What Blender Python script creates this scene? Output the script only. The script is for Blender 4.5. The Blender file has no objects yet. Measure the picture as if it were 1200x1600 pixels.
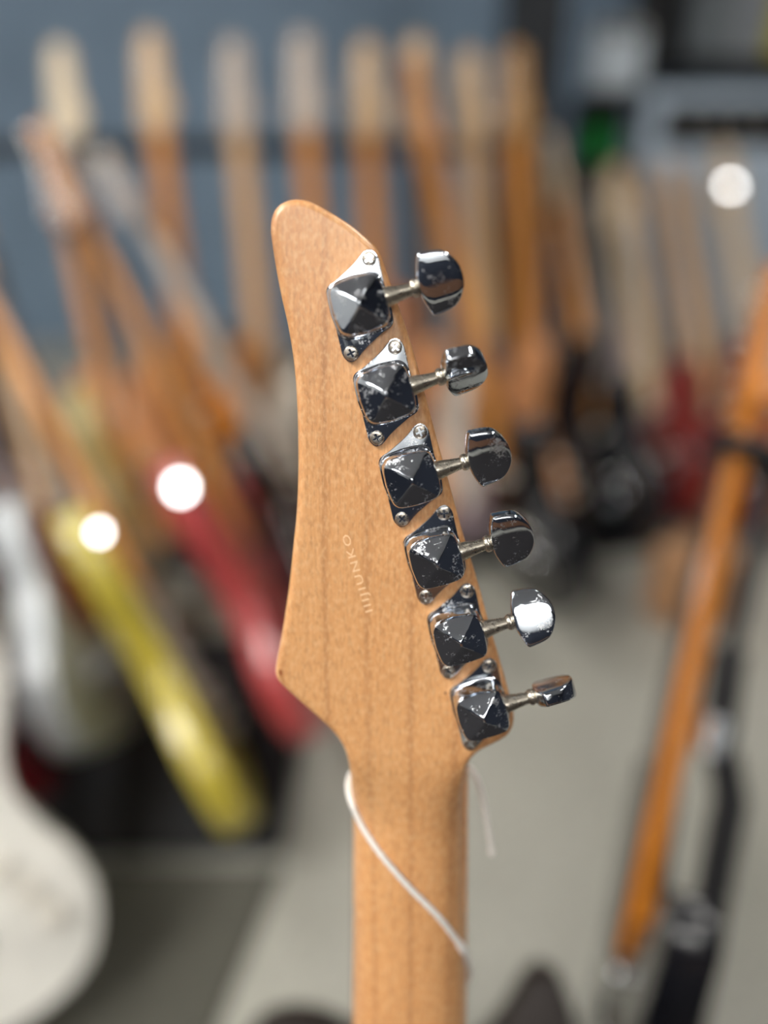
import bpy, bmesh, math, random
import numpy as np
from mathutils import Vector, Matrix
random.seed(4)
scene = bpy.context.scene
C = scene.collection
R = math.radians

# ---------------------------------------------------------------- camera, world, light
FPX = 1200.0                      # focal length in pixels of the 1200 x 1600 frame
PITCH = R(28.0)                   # the camera looks down
CAM = Vector((0, 0, 0.94))
FWD = Vector((0, math.cos(PITCH), -math.sin(PITCH)))
UP = Vector((0, math.sin(PITCH), math.cos(PITCH)))
RIGHT = Vector((1, 0, 0))

cam_data = bpy.data.cameras.new('camera')
cam = bpy.data.objects.new('camera', cam_data)
C.objects.link(cam)
cam.location = CAM
cam.rotation_euler = (math.pi/2 - PITCH, 0, 0)
cam_data.sensor_fit = 'VERTICAL'
cam_data.sensor_height = 36.0
cam_data.sensor_width = 27.0
cam_data.lens = 27.0
cam_data.clip_start = 0.01
cam_data.dof.use_dof = True
cam_data.dof.focus_distance = 0.2265
cam_data.dof.aperture_fstop = 1.85
scene.camera = cam

world = bpy.data.worlds.new('world')
scene.world = world
world.use_nodes = True
world.node_tree.nodes['Background'].inputs[0].default_value = (0.8, 0.88, 1.0, 1)
world.node_tree.nodes['Background'].inputs[1].default_value = 0.02

scene.view_settings.view_transform = 'Standard'
scene.view_settings.look = 'None'
scene.view_settings.gamma = 1.0
scene.view_settings.use_curve_mapping = False
scene.view_settings.exposure = 0.46

# ceiling light panels: centre x, y, size x, size y
PANEL_STRENGTH = 14.0
PANELS = [(-1.5, -0.75, 1.1, 1.4), (1.15, -0.75, 0.2, 0.9),
          (-1.5, 1.15, 0.65, 0.7), (1.15, 1.15, 0.35, 1.0), (0.0, -2.68, 1.3, 0.5)]
ROOM = dict(x0=-2.3, x1=2.5, y0=-3.0, y1=3.4, h=2.7)

# ---------------------------------------------------------------- helpers
def srgb(r, g, b):
    f = lambda c: (c/12.92 if c <= 0.04045 else ((c+0.055)/1.055)**2.4)
    return (f(r/255), f(g/255), f(b/255), 1)

def P(px, py, z):
    """world point seen at pixel (px, py) at depth z along the optical axis"""
    return CAM + z*(FWD + RIGHT*((px-600)/FPX) - UP*((py-800)/FPX))

def tag(o, label=None, cat=None, group=None, kind=None):
    if label: o['label'] = label
    if cat: o['category'] = cat
    if group: o['group'] = group
    if kind: o['kind'] = kind
    return o

def empty(name, loc=(0, 0, 0)):
    o = bpy.data.objects.new(name, None)
    o.empty_display_size = 0.05
    C.objects.link(o)
    o.location = loc
    return o

def link(name, me, m=None, parent=None):
    o = bpy.data.objects.new(name, me)
    C.objects.link(o)
    if m is not None:
        if not me.materials:
            me.materials.append(m)
        if me.materials[0] is not m:
            o.material_slots[0].link = 'OBJECT'
            o.material_slots[0].material = m
    if parent is not None:
        o.parent = parent
    return o

def mesh(name, verts, faces, smooth=None, fix=True):
    me = bpy.data.meshes.new(name)
    me.from_pydata([tuple(v) for v in verts], [], faces)
    if fix:
        bm = bmesh.new(); bm.from_mesh(me)
        bmesh.ops.remove_doubles(bm, verts=bm.verts, dist=1e-7)
        bmesh.ops.recalc_face_normals(bm, faces=bm.faces)
        bm.to_mesh(me); bm.free()
    if smooth is not None:
        for p in me.polygons: p.use_smooth = True
        me.set_sharp_from_angle(angle=R(smooth))
    me.update()
    return me

class MB:
    """collects verts and faces for one mesh"""
    def __init__(s): s.v = []; s.f = []
    def add(s, v, f):
        o = len(s.v); s.v += [tuple(p) for p in v]; s.f += [tuple(i+o for i in q) for q in f]
    def box(s, c, d, ch=0.0):
        cx, cy, cz = c; hx, hy, hz = d[0]/2, d[1]/2, d[2]/2
        if ch <= 0:
            v = [(cx+sx*hx, cy+sy*hy, cz+sz*hz) for sz in (-1, 1) for sx, sy in ((-1,-1),(1,-1),(1,1),(-1,1))]
            s.add(v, [(3,2,1,0),(4,5,6,7),(0,1,5,4),(1,2,6,5),(2,3,7,6),(3,0,4,7)])
        else:
            bm = bmesh.new()
            bmesh.ops.create_cube(bm, size=1, matrix=Matrix.Translation(c) @ Matrix.Diagonal((d[0], d[1], d[2], 1)))
            bmesh.ops.bevel(bm, geom=bm.edges[:], offset=ch, segments=2, affect='EDGES')
            bm.verts.index_update()
            s.add([v.co for v in bm.verts], [[v.index for v in f.verts] for f in bm.faces]); bm.free()
    def tube(s, pts, rad, n=10, cap=True):
        pts = [Vector(p) for p in pts]
        m = len(pts)
        rr = rad if isinstance(rad, (list, tuple)) else [rad]*m
        t0 = (pts[1]-pts[0]).normalized()
        a = t0.orthogonal().normalized()
        v = []; 
        for i, p in enumerate(pts):
            t = ((pts[min(i+1, m-1)]-pts[max(i-1, 0)])).normalized()
            a = (a - t*a.dot(t)).normalized(); b = t.cross(a)
            for k in range(n):
                w = 2*math.pi*k/n
                v.append(p + (a*math.cos(w)+b*math.sin(w))*rr[i])
        f = [(i*n+k, i*n+(k+1) % n, (i+1)*n+(k+1) % n, (i+1)*n+k) for i in range(m-1) for k in range(n)]
        if cap:
            f.append(tuple(range(n))[::-1]); f.append(tuple((m-1)*n+k for k in range(n)))
        s.add(v, f)
    def lathe(s, prof, n=24, axis=2, org=(0, 0, 0)):
        """prof: (radius, height) list"""
        v = []
        for r, h in prof:
            for k in range(n):
                w = 2*math.pi*k/n
                p = [r*math.cos(w), r*math.sin(w), h]
                if axis == 0: p = [p[2], p[0], p[1]]
                if axis == 1: p = [p[1], p[2], p[0]]
                v.append((p[0]+org[0], p[1]+org[1], p[2]+org[2]))
        m = len(prof)
        f = [(i*n+k, i*n+(k+1) % n, (i+1)*n+(k+1) % n, (i+1)*n+k) for i in range(m-1) for k in range(n)]
        f.append(tuple(range(n))[::-1]); f.append(tuple((m-1)*n+k for k in range(n)))
        s.add(v, f)
    def rings(s, rings, close0=True, close1=True):
        """list of rings of equal length, joined"""
        n = len(rings[0]); v = [p for r in rings for p in r]
        f = [(i*n+k, i*n+(k+1) % n, (i+1)*n+(k+1) % n, (i+1)*n+k) for i in range(len(rings)-1) for k in range(n)]
        if close0: f.append(tuple(range(n))[::-1])
        if close1: f.append(tuple((len(rings)-1)*n+k for k in range(n)))
        s.add(v, f)
    def me(s, name, smooth=None): return mesh(name, s.v, s.f, smooth)

def catmull(pts, per=8, closed=True):
    n = len(pts); out = []
    rng = range(n) if closed else range(n-1)
    for i in rng:
        if closed: p0, p1, p2, p3 = pts[(i-1) % n], pts[i], pts[(i+1) % n], pts[(i+2) % n]
        else: p0, p1, p2, p3 = pts[max(i-1, 0)], pts[i], pts[i+1], pts[min(i+2, n-1)]
        for k in range(per):
            t = k/per
            out.append(tuple(0.5*((2*b)+(-a+c)*t+(2*a-5*b+4*c-d)*t*t+(-a+3*b-3*c+d)*t**3) for a, b, c, d in zip(p0, p1, p2, p3)))
    if not closed: out.append(tuple(pts[-1]))
    return out

def inset(poly, d):
    """move a CCW polygon inwards by d along averaged normals"""
    n = len(poly); out = []
    for i in range(n):
        a = Vector(poly[i-1]); b = Vector(poly[i]); c = Vector(poly[(i+1) % n])
        t = (c-a); t = t.normalized() if t.length > 1e-9 else Vector((1, 0))
        out.append((b.x - t.y*d, b.y + t.x*d))
    return out

def ccw(poly):
    a = sum(poly[i-1][0]*poly[i][1]-poly[i][0]*poly[i-1][1] for i in range(len(poly)))
    return poly if a > 0 else poly[::-1]

def slab(poly, z0, z1, r, place=lambda x, y, z: (x, y, z)):
    """a prism with rounded rims; poly CCW in (x, y)"""
    poly = ccw(poly)
    mb = MB(); rings = []
    for d, dz in ((1, 0), (0.3, 0.3*0.4), (0, 1)):
        rings.append([place(x, y, z0+dz*r) for x, y in inset(poly, r*d)])
    for d, dz in ((0, 1), (0.3, 0.12), (1, 0)):
        rings.append([place(x, y, z1-dz*r) for x, y in inset(poly, r*d)])
    mb.rings(rings)
    return mb

# ---------------------------------------------------------------- materials
def new_mat(name):
    m = bpy.data.materials.new(name); m.use_nodes = True
    nt = m.node_tree
    return m, nt, nt.nodes['Principled BSDF']

def N(nt, typ, **kw):
    n = nt.nodes.new(typ)
    for k, v in kw.items():
        if k in n.bl_rna.properties: setattr(n, k, v)
    return n

def mix_col(nt, fac, a, b, blend='MIX'):
    n = nt.nodes.new('ShaderNodeMix'); n.data_type = 'RGBA'; n.blend_type = blend
    for i, s in ((0, fac), (6, a), (7, b)):
        if hasattr(s, 'is_linked') or hasattr(s, 'links'): nt.links.new(s, n.inputs[i])
        else: n.inputs[i].default_value = s
    return n.outputs[2]

def ramp(nt, src, stops):
    n = nt.nodes.new('ShaderNodeValToRGB')
    e = n.color_ramp.elements
    while len(e) < len(stops): e.new(0.5)
    for el, (p, c) in zip(e, stops): el.position = p; el.color = c
    nt.links.new(src, n.inputs[0])
    return n.outputs[0]

def coords(nt, scale=(1, 1, 1), kind='Object', own=False):
    tc = nt.nodes.new('ShaderNodeTexCoord'); mp = nt.nodes.new('ShaderNodeMapping')
    mp.inputs['Scale'].default_value = scale
    nt.links.new(tc.outputs[kind], mp.inputs[0])
    if own:                                   # each object wears in its own way
        oi = nt.nodes.new('ShaderNodeObjectInfo'); nt.links.new(oi.outputs['Random'], mp.inputs['Location'])
    return mp.outputs[0]

def noise(nt, vec, scale, detail=3, rough=0.5, dist=0.0):
    n = nt.nodes.new('ShaderNodeTexNoise')
    n.inputs['Scale'].default_value = scale; n.inputs['Detail'].default_value = detail
    n.inputs['Roughness'].default_value = rough; n.inputs['Distortion'].default_value = dist
    if vec is not None: nt.links.new(vec, n.inputs['Vector'])
    return n.outputs[0]

def bump(nt, bsdf, h, strength, dist):
    b = nt.nodes.new('ShaderNodeBump'); b.inputs['Strength'].default_value = strength
    b.inputs['Distance'].default_value = dist
    nt.links.new(h, b.inputs['Height']); nt.links.new(b.outputs[0], bsdf.inputs['Normal'])

MATS = {}
def paint(name, col, rough=0.35, metal=0.0, coat=0.0, vary=0.12, scale=18):
    if name in MATS: return MATS[name]
    m, nt, b = new_mat(name)
    f = noise(nt, coords(nt), scale, 4)
    dark = tuple(c*(1-vary) for c in col[:3])+(1,); light = tuple(min(1, c*(1+vary)) for c in col[:3])+(1,)
    nt.links.new(ramp(nt, f, [(0.3, dark), (0.7, light)]), b.inputs['Base Color'])
    b.inputs['Roughness'].default_value = rough; b.inputs['Metallic'].default_value = metal
    b.inputs['Coat Weight'].default_value = coat; b.inputs['Coat Roughness'].default_value = 0.08
    MATS[name] = m
    return m

def wood_bg(name, col, rough=0.4):
    if name in MATS: return MATS[name]
    m, nt, b = new_mat(name)
    f = noise(nt, coords(nt, (60, 60, 4)), 1.0, 4)
    dark = tuple(c*0.72 for c in col[:3])+(1,); light = tuple(min(1, c*1.2) for c in col[:3])+(1,)
    nt.links.new(ramp(nt, f, [(0.3, dark), (0.7, light)]), b.inputs['Base Color'])
    b.inputs['Roughness'].default_value = rough; b.inputs['Coat Weight'].default_value = 0.3
    MATS[name] = m
    return m

def maple(name):
    m, nt, b = new_mat(name)
    # slow tint, long grain lines, short flecks
    slow = noise(nt, coords(nt, (22, 5, 22)), 1.0, 3)
    base = ramp(nt, slow, [(0.25, srgb(216, 153, 97)), (0.55, srgb(228, 168, 110)), (0.8, srgb(236, 183, 128))])
    wv = nt.nodes.new('ShaderNodeTexWave'); wv.wave_type = 'BANDS'; wv.bands_direction = 'X'
    wv.inputs['Scale'].default_value = 21.0; wv.inputs['Distortion'].default_value = 9.0
    wv.inputs['Detail'].default_value = 2.0; wv.inputs['Detail Scale'].default_value = 0.35
    nt.links.new(coords(nt, (1.0, 0.16, 1.0)), wv.inputs['Vector'])
    lines = ramp(nt, wv.outputs['Fac'], [(0.0, (1, 1, 1, 1)), (0.06, (0.35, 0.35, 0.35, 1)), (0.2, (0, 0, 0, 1))])
    fade = noise(nt, coords(nt, (40, 14, 40)), 1.0, 2)
    fm = nt.nodes.new('ShaderNodeMath'); fm.operation = 'MULTIPLY'
    nt.links.new(lines, fm.inputs[0]); nt.links.new(fade, fm.inputs[1])
    fm2 = nt.nodes.new('ShaderNodeMath'); fm2.operation = 'MULTIPLY'; fm2.inputs[1].default_value = 0.7
    nt.links.new(fm.outputs[0], fm2.inputs[0])
    c1 = mix_col(nt, fm2.outputs[0], base, srgb(168, 110, 66))
    fleck = noise(nt, coords(nt, (900, 260, 900)), 1.0, 2, 0.6)
    fl = ramp(nt, fleck, [(0.36, (0.86, 0.84, 0.82, 1)), (0.5, (1, 1, 1, 1)), (0.68, (1.0, 1.0, 1.0, 1))])
    c2 = mix_col(nt, 1.0, c1, fl, 'MULTIPLY')
    fine = noise(nt, coords(nt, (1500, 40, 1500)), 1.0, 2, 0.6)
    ff = ramp(nt, fine, [(0.35, (0.9, 0.88, 0.86, 1)), (0.6, (1, 1, 1, 1))])
    c3 = mix_col(nt, 0.8, c2, ff, 'MULTIPLY')
    figure = noise(nt, coords(nt, (760, 430, 760)), 1.0, 2, 0.5)
    fg = ramp(nt, figure, [(0.46, (0, 0, 0, 1)), (0.72, (0.45, 0.45, 0.45, 1))])
    c4 = mix_col(nt, fg, c3, srgb(244, 200, 150))
    nt.links.new(c4, b.inputs['Base Color'])
    b.inputs['Roughness'].default_value = 0.45
    b.inputs['Coat Weight'].default_value = 0.8; b.inputs['Coat Roughness'].default_value = 0.27
    bump(nt, b, fleck, 0.12, 0.0002)
    return m

def chrome(name, scr=1.0):
    m, nt, b = new_mat(name)
    v = coords(nt, (1, 1, 1), own=True)
    # pits and scratches: rough bright specks on a mirror
    pits = noise(nt, coords(nt, (1, 1, 1), own=True), 1500, 4, 0.7)
    zone = noise(nt, v, 260, 2)
    mul = nt.nodes.new('ShaderNodeMath'); mul.operation = 'MULTIPLY'
    nt.links.new(pits, mul.inputs[0]); nt.links.new(zone, mul.inputs[1])
    mask = ramp(nt, mul.outputs[0], [(0.315, (0, 0, 0, 1)), (0.385, (scr, scr, scr, 1))])
    wv = nt.nodes.new('ShaderNodeTexVoronoi'); wv.feature = 'DISTANCE_TO_EDGE'
    wv.inputs['Scale'].default_value = 420; nt.links.new(coords(nt, (1, 0.35, 1), own=True), wv.inputs['Vector'])
    hair = ramp(nt, wv.outputs[0], [(0.0, (0.6*scr, 0.6*scr, 0.6*scr, 1)), (0.012, (0, 0, 0, 1))])
    zr = ramp(nt, zone, [(0.5, (0, 0, 0, 1)), (0.62, (1, 1, 1, 1))])
    hm = mix_col(nt, 1.0, hair, zr, 'MULTIPLY')
    mk = mix_col(nt, 1.0, mask, hm, 'ADD')
    rr = ramp(nt, mk, [(0.0, (0.045, 0.045, 0.045, 1)), (1.0, (0.5, 0.5, 0.5, 1))])
    nt.links.new(rr, b.inputs['Roughness'])
    nt.links.new(mix_col(nt, mk, (0.60, 0.64, 0.70, 1), (0.80, 0.82, 0.85, 1)), b.inputs['Base Color'])
    b.inputs['Metallic'].default_value = 1.0
    big = noise(nt, v, 160, 1)
    bump(nt, b, big, 0.08, 0.0006)
    return m

def metal(name, col, rough, dirt=0.25):
    m, nt, b = new_mat(name)
    f = noise(nt, coords(nt), 700, 4, 0.65)
    nt.links.new(ramp(nt, f, [(0.35, tuple(c*(1-dirt) for c in col[:3])+(1,)), (0.6, col)]), b.inputs['Base Color'])
    r = ramp(nt, f, [(0.3, (rough*1.5,)*3+(1,)), (0.7, (rough*0.8,)*3+(1,))])
    nt.links.new(r, b.inputs['Roughness'])
    b.inputs['Metallic'].default_value = 1.0
    return m

def emit(name, col, s):
    m, nt, b = new_mat(name)
    b.inputs['Base Color'].default_value = (0.9, 0.9, 0.9, 1)
    b.inputs['Emission Color'].default_value = col; b.inputs['Emission Strength'].default_value = s
    return m

MAPLE = maple('maple_satin')
CHROME = chrome('worn_chrome')
BUTTON_CHROME = chrome('button_chrome', 0.8)
NICKEL = metal('aged_nickel', (0.62, 0.57, 0.48, 1), 0.26)
SCREW = metal('screw_nickel', (0.66, 0.60, 0.52, 1), 0.25)
MIRROR = metal('bright_chrome', (0.85, 0.87, 0.9, 1), 0.08, 0.05)
BLACK = paint('black_plastic', srgb(20, 21, 24), 0.45)
RUBBER = paint('black_foam', srgb(26, 27, 30), 0.8)
ROSEWOOD = wood_bg('rosewood', srgb(58, 40, 32))

# ---------------------------------------------------------------- the room
def wall_mat(name, col, scale=6, rough=0.8):
    m, nt, b = new_mat(name)
    f = noise(nt, coords(nt), scale, 6, 0.6)
    nt.links.new(ramp(nt, f, [(0.3, tuple(c*0.88 for c in col[:3])+(1,)), (0.7, tuple(c*1.1 for c in col[:3])+(1,))]), b.inputs['Base Color'])
    b.inputs['Roughness'].default_value = rough
    g = noise(nt, coords(nt), 180, 3)
    bump(nt, b, g, 0.1, 0.002)
    return m

def concrete():
    m, nt, b = new_mat('polished_concrete')
    f = noise(nt, coords(nt), 2.2, 8, 0.6, 0.6)
    c = ramp(nt, f, [(0.3, srgb(142, 142, 134)), (0.52, srgb(163, 163, 154)), (0.72, srgb(176, 176, 168))])
    g = noise(nt, coords(nt), 60, 4, 0.7)
    c2 = mix_col(nt, 0.35, c, ramp(nt, g, [(0.35, srgb(120, 116, 104)), (0.6, srgb(176, 172, 160))]))
    nt.links.new(c2, b.inputs['Base Color'])
    b.inputs['Roughness'].default_value = 0.42
    return m

SLATE = wall_mat('slate_paint', srgb(118, 138, 158))
PALE = wall_mat('pale_grey_paint', srgb(196, 198, 198))
NAVY = wall_mat('navy_paint', srgb(38, 44, 58))
CEIL = wall_mat('ceiling_paint', srgb(214, 214, 218))

def struct(name, me, m): return tag(link(name, me, m), kind='structure')
x0, x1, y0, y1, H = (ROOM[k] for k in ('x0', 'x1', 'y0', 'y1', 'h'))
def boxmesh(name, c, d, ch=0.0):
    mb = MB(); mb.box(c, d, ch); return mb.me(name)
T = 0.12
struct('floor', boxmesh('floor', ((x0+x1)/2, (y0+y1)/2, -T/2), (x1-x0+2*T, y1-y0+2*T, T)), concrete())
struct('ceiling', boxmesh('ceiling', ((x0+x1)/2, (y0+y1)/2, H+T/2), (x1-x0+2*T, y1-y0+2*T, T)), CEIL)
struct('wall_far', boxmesh('wall_far', ((x0+x1)/2, y1+T/2, H/2), (x1-x0+2*T, T, H)), SLATE)
struct('wall_near', boxmesh('wall_near', ((x0+x1)/2, y0-T/2, H/2), (x1-x0+2*T, T, H)), NAVY)
struct('wall_left', boxmesh('wall_left', (x0-T/2, (y0+y1)/2, H/2), (T, y1-y0, H)), PALE)
struct('wall_right', boxmesh('wall_right', (x1+T/2, (y0+y1)/2, H/2), (T, y1-y0, H)), NAVY)

struct('trim_1', boxmesh('trim_1', (x0+0.012, (y0+y1)/2, 0.36), (0.024, y1-y0, 0.72), 0.004), NAVY)   # dark wainscot on the left wall
struct('trim_2', boxmesh('trim_2', ((x0+x1)/2, y0+0.015, 0.42), (x1-x0, 0.03, 0.5), 0.004), wall_mat('oak_panel', srgb(128, 92, 70), 12, 0.5))
MAT = tag(link('reflection_mat', slab([(-2.2, -2.3), (1.5, -2.3), (1.5, 0.18), (-2.2, 0.18)], 0.0, 0.008, 0.002).me('reflection_mat'), wall_mat('reflection_charcoal', srgb(26, 22, 23), 30, 0.85)),
          'charcoal mat out of view, added to darken the chrome reflections', 'mat')  # unseen mat, added so the chrome facets reflect something dark
NB = tag(empty('reflector_board', (0.2, y0, 1.7)), 'blank pale reflector board with dark frame, added on the navy wall', 'board')  # unseen pale board, added to brighten reflections in the chrome
link('sheet', boxmesh('sheet', (0, 0.012, 0.45), (1.4, 0.014, 0.84), 0.002), PALE, NB)
fr = MB()
for s_ in (-1, 1):
    fr.box((s_*0.71, 0.014, 0.45), (0.03, 0.024, 0.9)); fr.box((0, 0.014, 0.45+s_*0.435), (1.39, 0.024, 0.03))
link('frame', fr.me('reflector_frame'), BLACK, NB)  # frame of the added reflector board
LIT = emit('panel_light', (1.0, 0.97, 0.92, 1), PANEL_STRENGTH)
FRAME = paint('white_enamel', srgb(214, 214, 210), 0.4)
for i, (px, py, sx, sy) in enumerate(PANELS):
    t = empty('ceiling_light', (px, py, H))
    tag(t, ('long' if py < -2 else 'wide' if px < 0 else 'narrow')+' white framed ceiling light panel '+('over the pale reflector board' if py < -2 else 'over the added charcoal mat' if py < 0 else 'over the guitar rack'), 'light', 'ceiling light panels')
    fr = MB()
    for s in (-1, 1):
        fr.box((s*(sx/2+0.01), 0, -0.012), (0.02, sy+0.04, 0.022))
        fr.box((0, s*(sy/2+0.01), -0.012), (sx, 0.02, 0.022))
    link('frame', fr.me('light_frame'), FRAME, t)
    link('diffuser', boxmesh('diffuser', (0, 0, -0.008), (sx, sy, 0.012)), LIT, t)

# ---------------------------------------------------------------- the guitar in front
MM = 0.001
SL = R(11.4)                                  # slant of the headstock against the image plane
EX = RIGHT
EY = math.cos(SL)*UP - math.sin(SL)*FWD       # up along the neck
EN = -math.sin(SL)*UP - math.cos(SL)*FWD      # out of the back of the headstock, to the camera
PREF = CAM + 0.218*FWD + 0.0712*UP

def L2(px, py, w=0.0):
    """pixel -> (x, y) in millimetres on the plane w mm above the headstock's back"""
    d = FWD + RIGHT*((px-600)/FPX) - UP*((py-800)/FPX)
    t = (PREF + EN*(w*MM) - CAM).dot(EN)/d.dot(EN)
    q = CAM + d*t - PREF
    return q.dot(EX)/MM, q.dot(EY)/MM

left_px = [(463, 311.5), (451, 313.5), (439, 319), (430, 328), (424.5, 341), (423, 355), (423.5, 368), (430, 412), (439, 460), (451, 514), (460, 574), (464.5, 640),
           (466, 700), (465.5, 757), (463, 805), (458, 855), (453, 905), (446, 955), (438.5, 1000), (433, 1028), (430.5, 1046), (432, 1056), (437, 1065), (450, 1078),
           (480, 1105), (510, 1132), (529, 1153), (541, 1176), (547, 1202), (550, 1235), (552, 1290), (552, 1400), (553.5, 1600)]
right_px = [(463, 311.5), (477, 313), (490, 317.5), (520, 334), (550, 353), (577, 376), (590, 390), (598, 409), (616, 460), (634, 510), (649, 559), (666, 622), (684, 690),
            (705, 765), (725, 838), (747, 910), (763, 970), (778, 1020), (790, 1062), (801, 1105), (803, 1122), (800, 1137), (790, 1150), (772, 1160), (752, 1170), (736, 1183),
            (728, 1200), (724.5, 1225), (723.5, 1270), (724, 1400), (727, 1600)]
def sstep(a, b, x):
    t = min(1, max(0, (x-a)/(b-a))); return t*t*(3-2*t)
def tr(py): return sstep(1168, 1285, py)
def trace(pts): return [L2(x, y, -2-13*tr(y)) for x, y in pts]
LPT, RPT = trace(left_px), trace(right_px)
TIP = LPT[0][1]
NUT = L2(640, 1200, -8)[1]
HEEL = NUT - 385.0                            # where the neck meets the body
BUTT = NUT - 735.0
AX = (LPT[-1][0]+RPT[-1][0])/2
LPT += [(AX-27.5, HEEL-60)]; RPT += [(AX+27.5, HEEL-60)]
Lc = np.array(catmull(LPT, 8, False)); Rc = np.array(catmull(RPT, 8, False))
YT0, YT1 = L2(640, 1165, -5)[1], L2(640, 1285, -14)[1]
def tl(y): return sstep(0, 1, (YT0-y)/(YT0-YT1))

ys = [TIP-0.004*(k**2.2) for k in range(0, 22)]
y = ys[-1]
while y > NUT-70: y -= 1.1; ys.append(y)
while y > HEEL-60: y -= 9.0; ys.append(max(y, HEEL-60))
ys = np.array(ys)
xl = np.interp(-ys, -Lc[:, 1], Lc[:, 0]); xr = np.interp(-ys, -Rc[:, 1], Rc[:, 0])
OFF = [0, 0.12, 0.35, 0.7, 1.2, 1.8, 2.5, 3.4]
rows = []
for i, yy in enumerate(ys):
    wd = max(xr[i]-xl[i], 1e-4); k = min(1.0, wd/12.0)
    a = [o*k for o in OFF]
    mid = np.linspace(a[-1], wd-a[-1], 26)[1:-1]
    rows.append([xl[i]+q for q in a] + [xl[i]+q for q in mid] + [xr[i]-q for q in a[::-1]])
X = np.array(rows); Y = np.repeat(ys[:, None], X.shape[1], 1)
edge = np.vstack([Lc[::-1], Rc])
seg_a, seg_b = edge[:-1], edge[1:]
D = np.full(X.shape, 1e9)
for a, b in zip(seg_a, seg_b):
    ab = b-a; l2 = max(ab@ab, 1e-12)
    t = np.clip(((X-a[0])*ab[0]+(Y-a[1])*ab[1])/l2, 0, 1)
    D = np.minimum(D, np.hypot(X-a[0]-t*ab[0], Y-a[1]-t*ab[1]))
r = 2.4
dd = np.minimum(D, r)
Whead = -(r-np.sqrt(np.maximum(r*r-(r-dd)**2, 0)))
U = np.clip(np.abs((X-xl[:, None])/np.maximum(xr-xl, 1e-4)[:, None]*2-1), 0, 1)
Wneck = -2.5-13*(1-(1-U**2.2)**(1/2.2))
TT = np.array([tl(v) for v in ys])[:, None]
Wb = Whead*(1-TT)+Wneck*TT
Wf = np.repeat((-14.0-3.0*TT), X.shape[1], 1)
nr, nc = X.shape
O3 = lambda x, y, w: ((x-AX)*MM, (y-BUTT)*MM, w*MM)
verts = [O3(X[i, j], Y[i, j], Wb[i, j]) for i in range(nr) for j in range(nc)]
verts += [O3(X[i, j], Y[i, j], Wf[i, j]) for i in range(nr) for j in range(nc)]
faces = []
n0 = nr*nc
for i in range(nr-1):
    for j in range(nc-1):
        a = i*nc+j
        faces.append((a, a+nc, a+nc+1, a+1)); faces.append((n0+a, n0+a+1, n0+a+nc+1, n0+a+nc))
    a = i*nc; faces.append((a, n0+a, n0+a+nc, a+nc)); a += nc-1; faces.append((a, a+nc, n0+a+nc, n0+a))
faces.append(tuple(range(nc-1, -1, -1))+tuple(n0+j for j in range(nc)))
a = (nr-1)*nc
faces.append(tuple(a+j for j in range(nc))+tuple(n0+a+j for j in range(nc-1, -1, -1)))

GUITAR = empty('electric_guitar')
GUITAR.matrix_world = Matrix.Translation(PREF + EX*(AX*MM) + EY*(BUTT*MM)) @ Matrix((EX, EY, EN)).transposed().to_4x4()
tag(GUITAR, 'electric guitar seen from behind with satin maple headstock and chrome pyramid tuners', 'guitar')
neck = link('maple_neck', mesh('maple_neck', verts, faces, 50), MAPLE, GUITAR)
neck['label'] = 'one piece satin maple neck with pointed headstock'

# two small dings in the lacquer
nt = MAPLE.node_tree; bs = nt.nodes['Principled BSDF']; src = bs.inputs['Base Color'].links[0].from_socket
for (dx, dy), rad_, colr in ((L2(439, 1049, -1), 0.9, srgb(150, 84, 40)), (L2(696, 1083, 0), 0.45, srgb(120, 66, 34))):
    tc = nt.nodes.new('ShaderNodeTexCoord'); mp = nt.nodes.new('ShaderNodeMapping')
    mp.inputs['Location'].default_value = (-(dx-AX)*MM, -(dy-BUTT)*MM*0.6, 0); mp.inputs['Scale'].default_value = (1, 0.6, 0)
    nt.links.new(tc.outputs['Object'], mp.inputs[0])
    ln = nt.nodes.new('ShaderNodeVectorMath'); ln.operation = 'LENGTH'; nt.links.new(mp.outputs[0], ln.inputs[0])
    mr = nt.nodes.new('ShaderNodeMapRange'); mr.inputs['From Min'].default_value = rad_*MM; mr.inputs['From Max'].default_value = rad_*MM*0.4
    nt.links.new(ln.outputs['Value'], mr.inputs['Value'])
    src = mix_col(nt, mr.outputs[0], src, colr)
nt.links.new(src, bs.inputs['Base Color'])

fb = MB()
fb.add([((-19.5-s*7)*MM if sx < 0 else (19.5+s*7)*MM, ((NUT if s == 0 else HEEL-55)-BUTT)*MM, w*MM) for w in (-17, -22.5) for s in (0, 1) for sx in (-1, 1)],
       [(0, 1, 3, 2), (4, 6, 7, 5), (0, 4, 5, 1), (2, 3, 7, 6), (0, 2, 6, 4), (1, 5, 7, 3)])
link('fretboard', fb.me('front_fretboard'), MAPLE, GUITAR)

# ---- the tuners
T0 = Vector(L2(562.5, 479, 0.8)); T4 = Vector(L2(715, 986.5, 0.8))
STEP = (T4-T0)/4
rdir = -STEP.normalized()                     # up along the row
bdir = Vector((rdir.y, -rdir.x))              # to the buttons
PITCHMM = STEP.length

def sq_outline(h, bulge, rc, n=96):
    """a square with rounded corners and bulged sides"""
    pts = []
    for k in range(n):
        w = 2*math.pi*(k+0.5)/n
        c, s = math.cos(w), math.sin(w); p = 7.0
        rad = (abs(c)**p+abs(s)**p)**(-1/p)
        x, y = h*rad*c, h*rad*s
        m = 1-min(abs(x), abs(y))/h
        if abs(x) > abs(y): x += math.copysign(bulge*m**0.6 if m > 0 else 0, x)
        else: y += math.copysign(bulge*m**0.6 if m > 0 else 0, y)
        pts.append((x, y))
    return pts

def smax(a, b, e): return 0.5*(a+b+math.sqrt((a-b)**2+e*e))

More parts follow.
